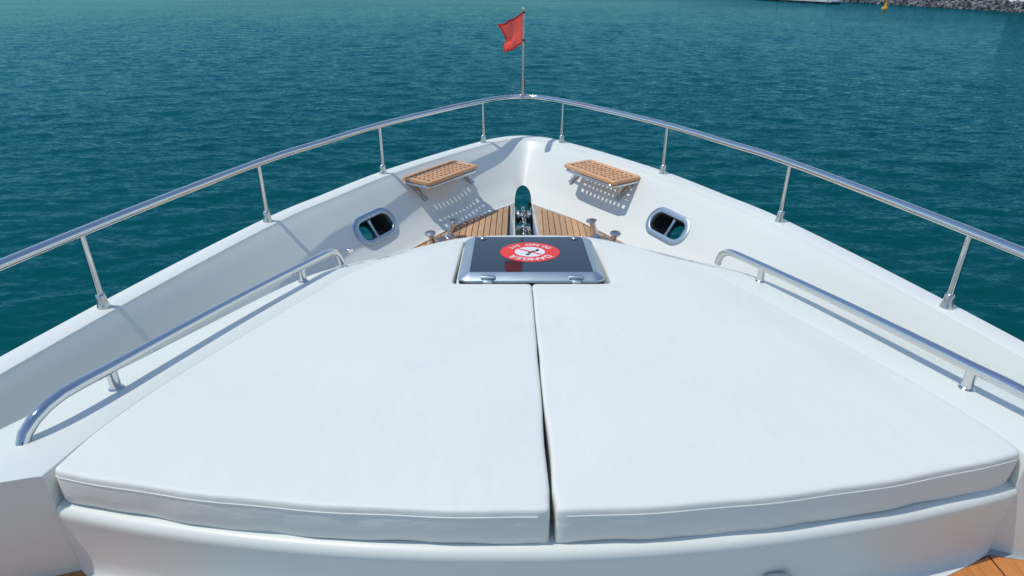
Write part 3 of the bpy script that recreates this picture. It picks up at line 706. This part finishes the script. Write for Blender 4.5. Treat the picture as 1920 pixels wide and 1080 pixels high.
# ------------------------------------------------------------------ far shore: breakwater, pontoon, buoy, hut
def shore(y): return 61.7 + (56.0 - 61.7) * (y - 83.8) / (122.7 - 83.8)
m = MB(); ys = list(range(30, 331, 20)); poly = [(shore(y) + 1.9, y) for y in ys]; m.prism([(900, 30)] + [(900, 330)] + poly[::-1], -1.5, 1.0); land = m.build('shore_land', sand_m); tag(land, 'pale flat ground behind the breakwater', kind='structure')
bw = tag(empty('breakwater', (shore(90), 90, 0)), 'sloping breakwater of grey boulders along the far shore', 'breakwater')
rock_meshes = []
for k in range(6):
    bm = bmesh.new(); bmesh.ops.create_icosphere(bm, subdivisions=2, radius=.5)
    dirs = [Vector((random.gauss(0, 1), random.gauss(0, 1), random.gauss(0, 1))).normalized() for _ in range(9)]; lim = [random.uniform(.30, .44) for _ in dirs]
    for v in bm.verts:
        for d, l in zip(dirs, lim):
            e = v.co.dot(d) - l
            if e > 0: v.co -= d * e
        v.co.x *= 1.25; v.co.z *= .8
    me = bpy.data.meshes.new('rock'); bm.to_mesh(me); bm.free(); me.materials.append(rock_m); rock_meshes.append(me)
cnt = 0; y = 80.0
while y < 128 and cnt < 295:
    for lvl in range(5):
        if cnt >= 295: break
        sc = random.uniform(.55, 1.2); x = shore(y) + lvl * .46 + random.uniform(-.15, .15); z = .05 + lvl * .24 + random.uniform(-.08, .08)
        o = bpy.data.objects.new('rock', random.choice(rock_meshes)); C.objects.link(o); o.parent = bw; o.location = Vector((x, y + random.uniform(-.3, .3), z)) - bw.location
        o.scale = (sc,) * 3; o.rotation_euler = (random.uniform(-.5, .5), random.uniform(-.5, .5), random.uniform(0, 6.28)); cnt += 1
    y += .80
core = MB(); ys = [60 + 6 * k for k in range(24)]; V = []
for yy in ys: V += [(shore(yy) - .1, yy, -.8), (shore(yy) + 1.95, yy, .82), (shore(yy) + 2.1, yy, -.8)]
F = [];
for i in range(len(ys) - 1):
    for k in range(3): F.append((i * 3 + k, i * 3 + (k + 1) % 3, (i + 1) * 3 + (k + 1) % 3, (i + 1) * 3 + k))
core.add(V, F); core.build('gap_shade_core', darkw, bw)  # near-black core paints in the shade between the boulders
# pontoon
a, b_ = Vector((46.0, 131, 0)), Vector((51.2, 110.5, 0)); d = (b_ - a).normalized(); nn = Vector((-d.y, d.x, 0)); pt = empty('pontoon', (a + b_) / 2); tag(pt, 'low pale floating pontoon off the breakwater end', 'pontoon')
q = MB(); q.box((a + b_) / 2 + Vector((0, 0, .35)), d, nn, (0, 0, 1), (b_ - a).length / 2, 1.1, .12, .02); q.build('deck', conc, pt)
for k in range(6):
    c = a.lerp(b_, (k + .5) / 6); q = MB(); q.box(c + Vector((0, 0, .08)), d, nn, (0, 0, 1), 1.3, .95, .148, .03); q.build('float', darkw, pt)
for t in (.35, .96):
    c = a.lerp(b_, t) + nn * -1.0; q = MB(); q.lathe([(.09, -.6), (.09, 1.1), (.02, 1.2)], c, (0, 0, 1), 12); q.build('pile', darkw, pt)
# buoy
by = tag(empty('navigation_buoy', (49.75, 93.3, 0)), 'small yellow navigation buoy floating off the breakwater', 'buoy')
q = MB(); q.lathe([(.15, -.3), (.40, -.1), (.42, .12), (.36, .24), (.16, .30)], by.location, (0, 0, 1), 20); q.build('float', yellow, by)
q = MB(); q.lathe([(.22, .29), (.10, .85), (.10, .95)], by.location + Vector((.05, 0, 0)), (.06, 0, 1), 14); q.build('tower', yellow, by)
q = MB(); q.lathe([(.05, .95), (.13, 1.0), (.13, 1.12), (.03, 1.24)], by.location + Vector((.05, 0, 0)), (.06, 0, 1), 14); q.build('top_mark', yellow, by)
# hut
ht = tag(empty('shore_hut', (74.5, 99.5, 1.0)), 'brown clad hut on the pale ground behind the breakwater', 'hut')
q = MB(); q.box((74.5, 99.5, 2.2), (1, 0, 0), (0, 1, 0), (0, 0, 1), 2.6, 1.6, 1.2, .02); q.build('wall', brown, ht)
q = MB(); q.prism([(-1.9, 0), (1.9, 0), (0, 1.1)], -2.9, 2.9, (Vector((74.5, 99.5, 3.4)), Vector((0, 1, 0)), Vector((0, 0, 1)), Vector((1, 0, 0)))); q.build('roof', darkw, ht)
q = MB(); q.box((73.4, 97.88, 2.0), (1, 0, 0), (0, 1, 0), (0, 0, 1), .45, .03, 1.0, .01); q.build('door', darkw, ht)
q = MB(); q.box((75.6, 97.88, 2.4), (1, 0, 0), (0, 1, 0), (0, 0, 1), .6, .03, .4, .01); q.build('window', glass, ht)
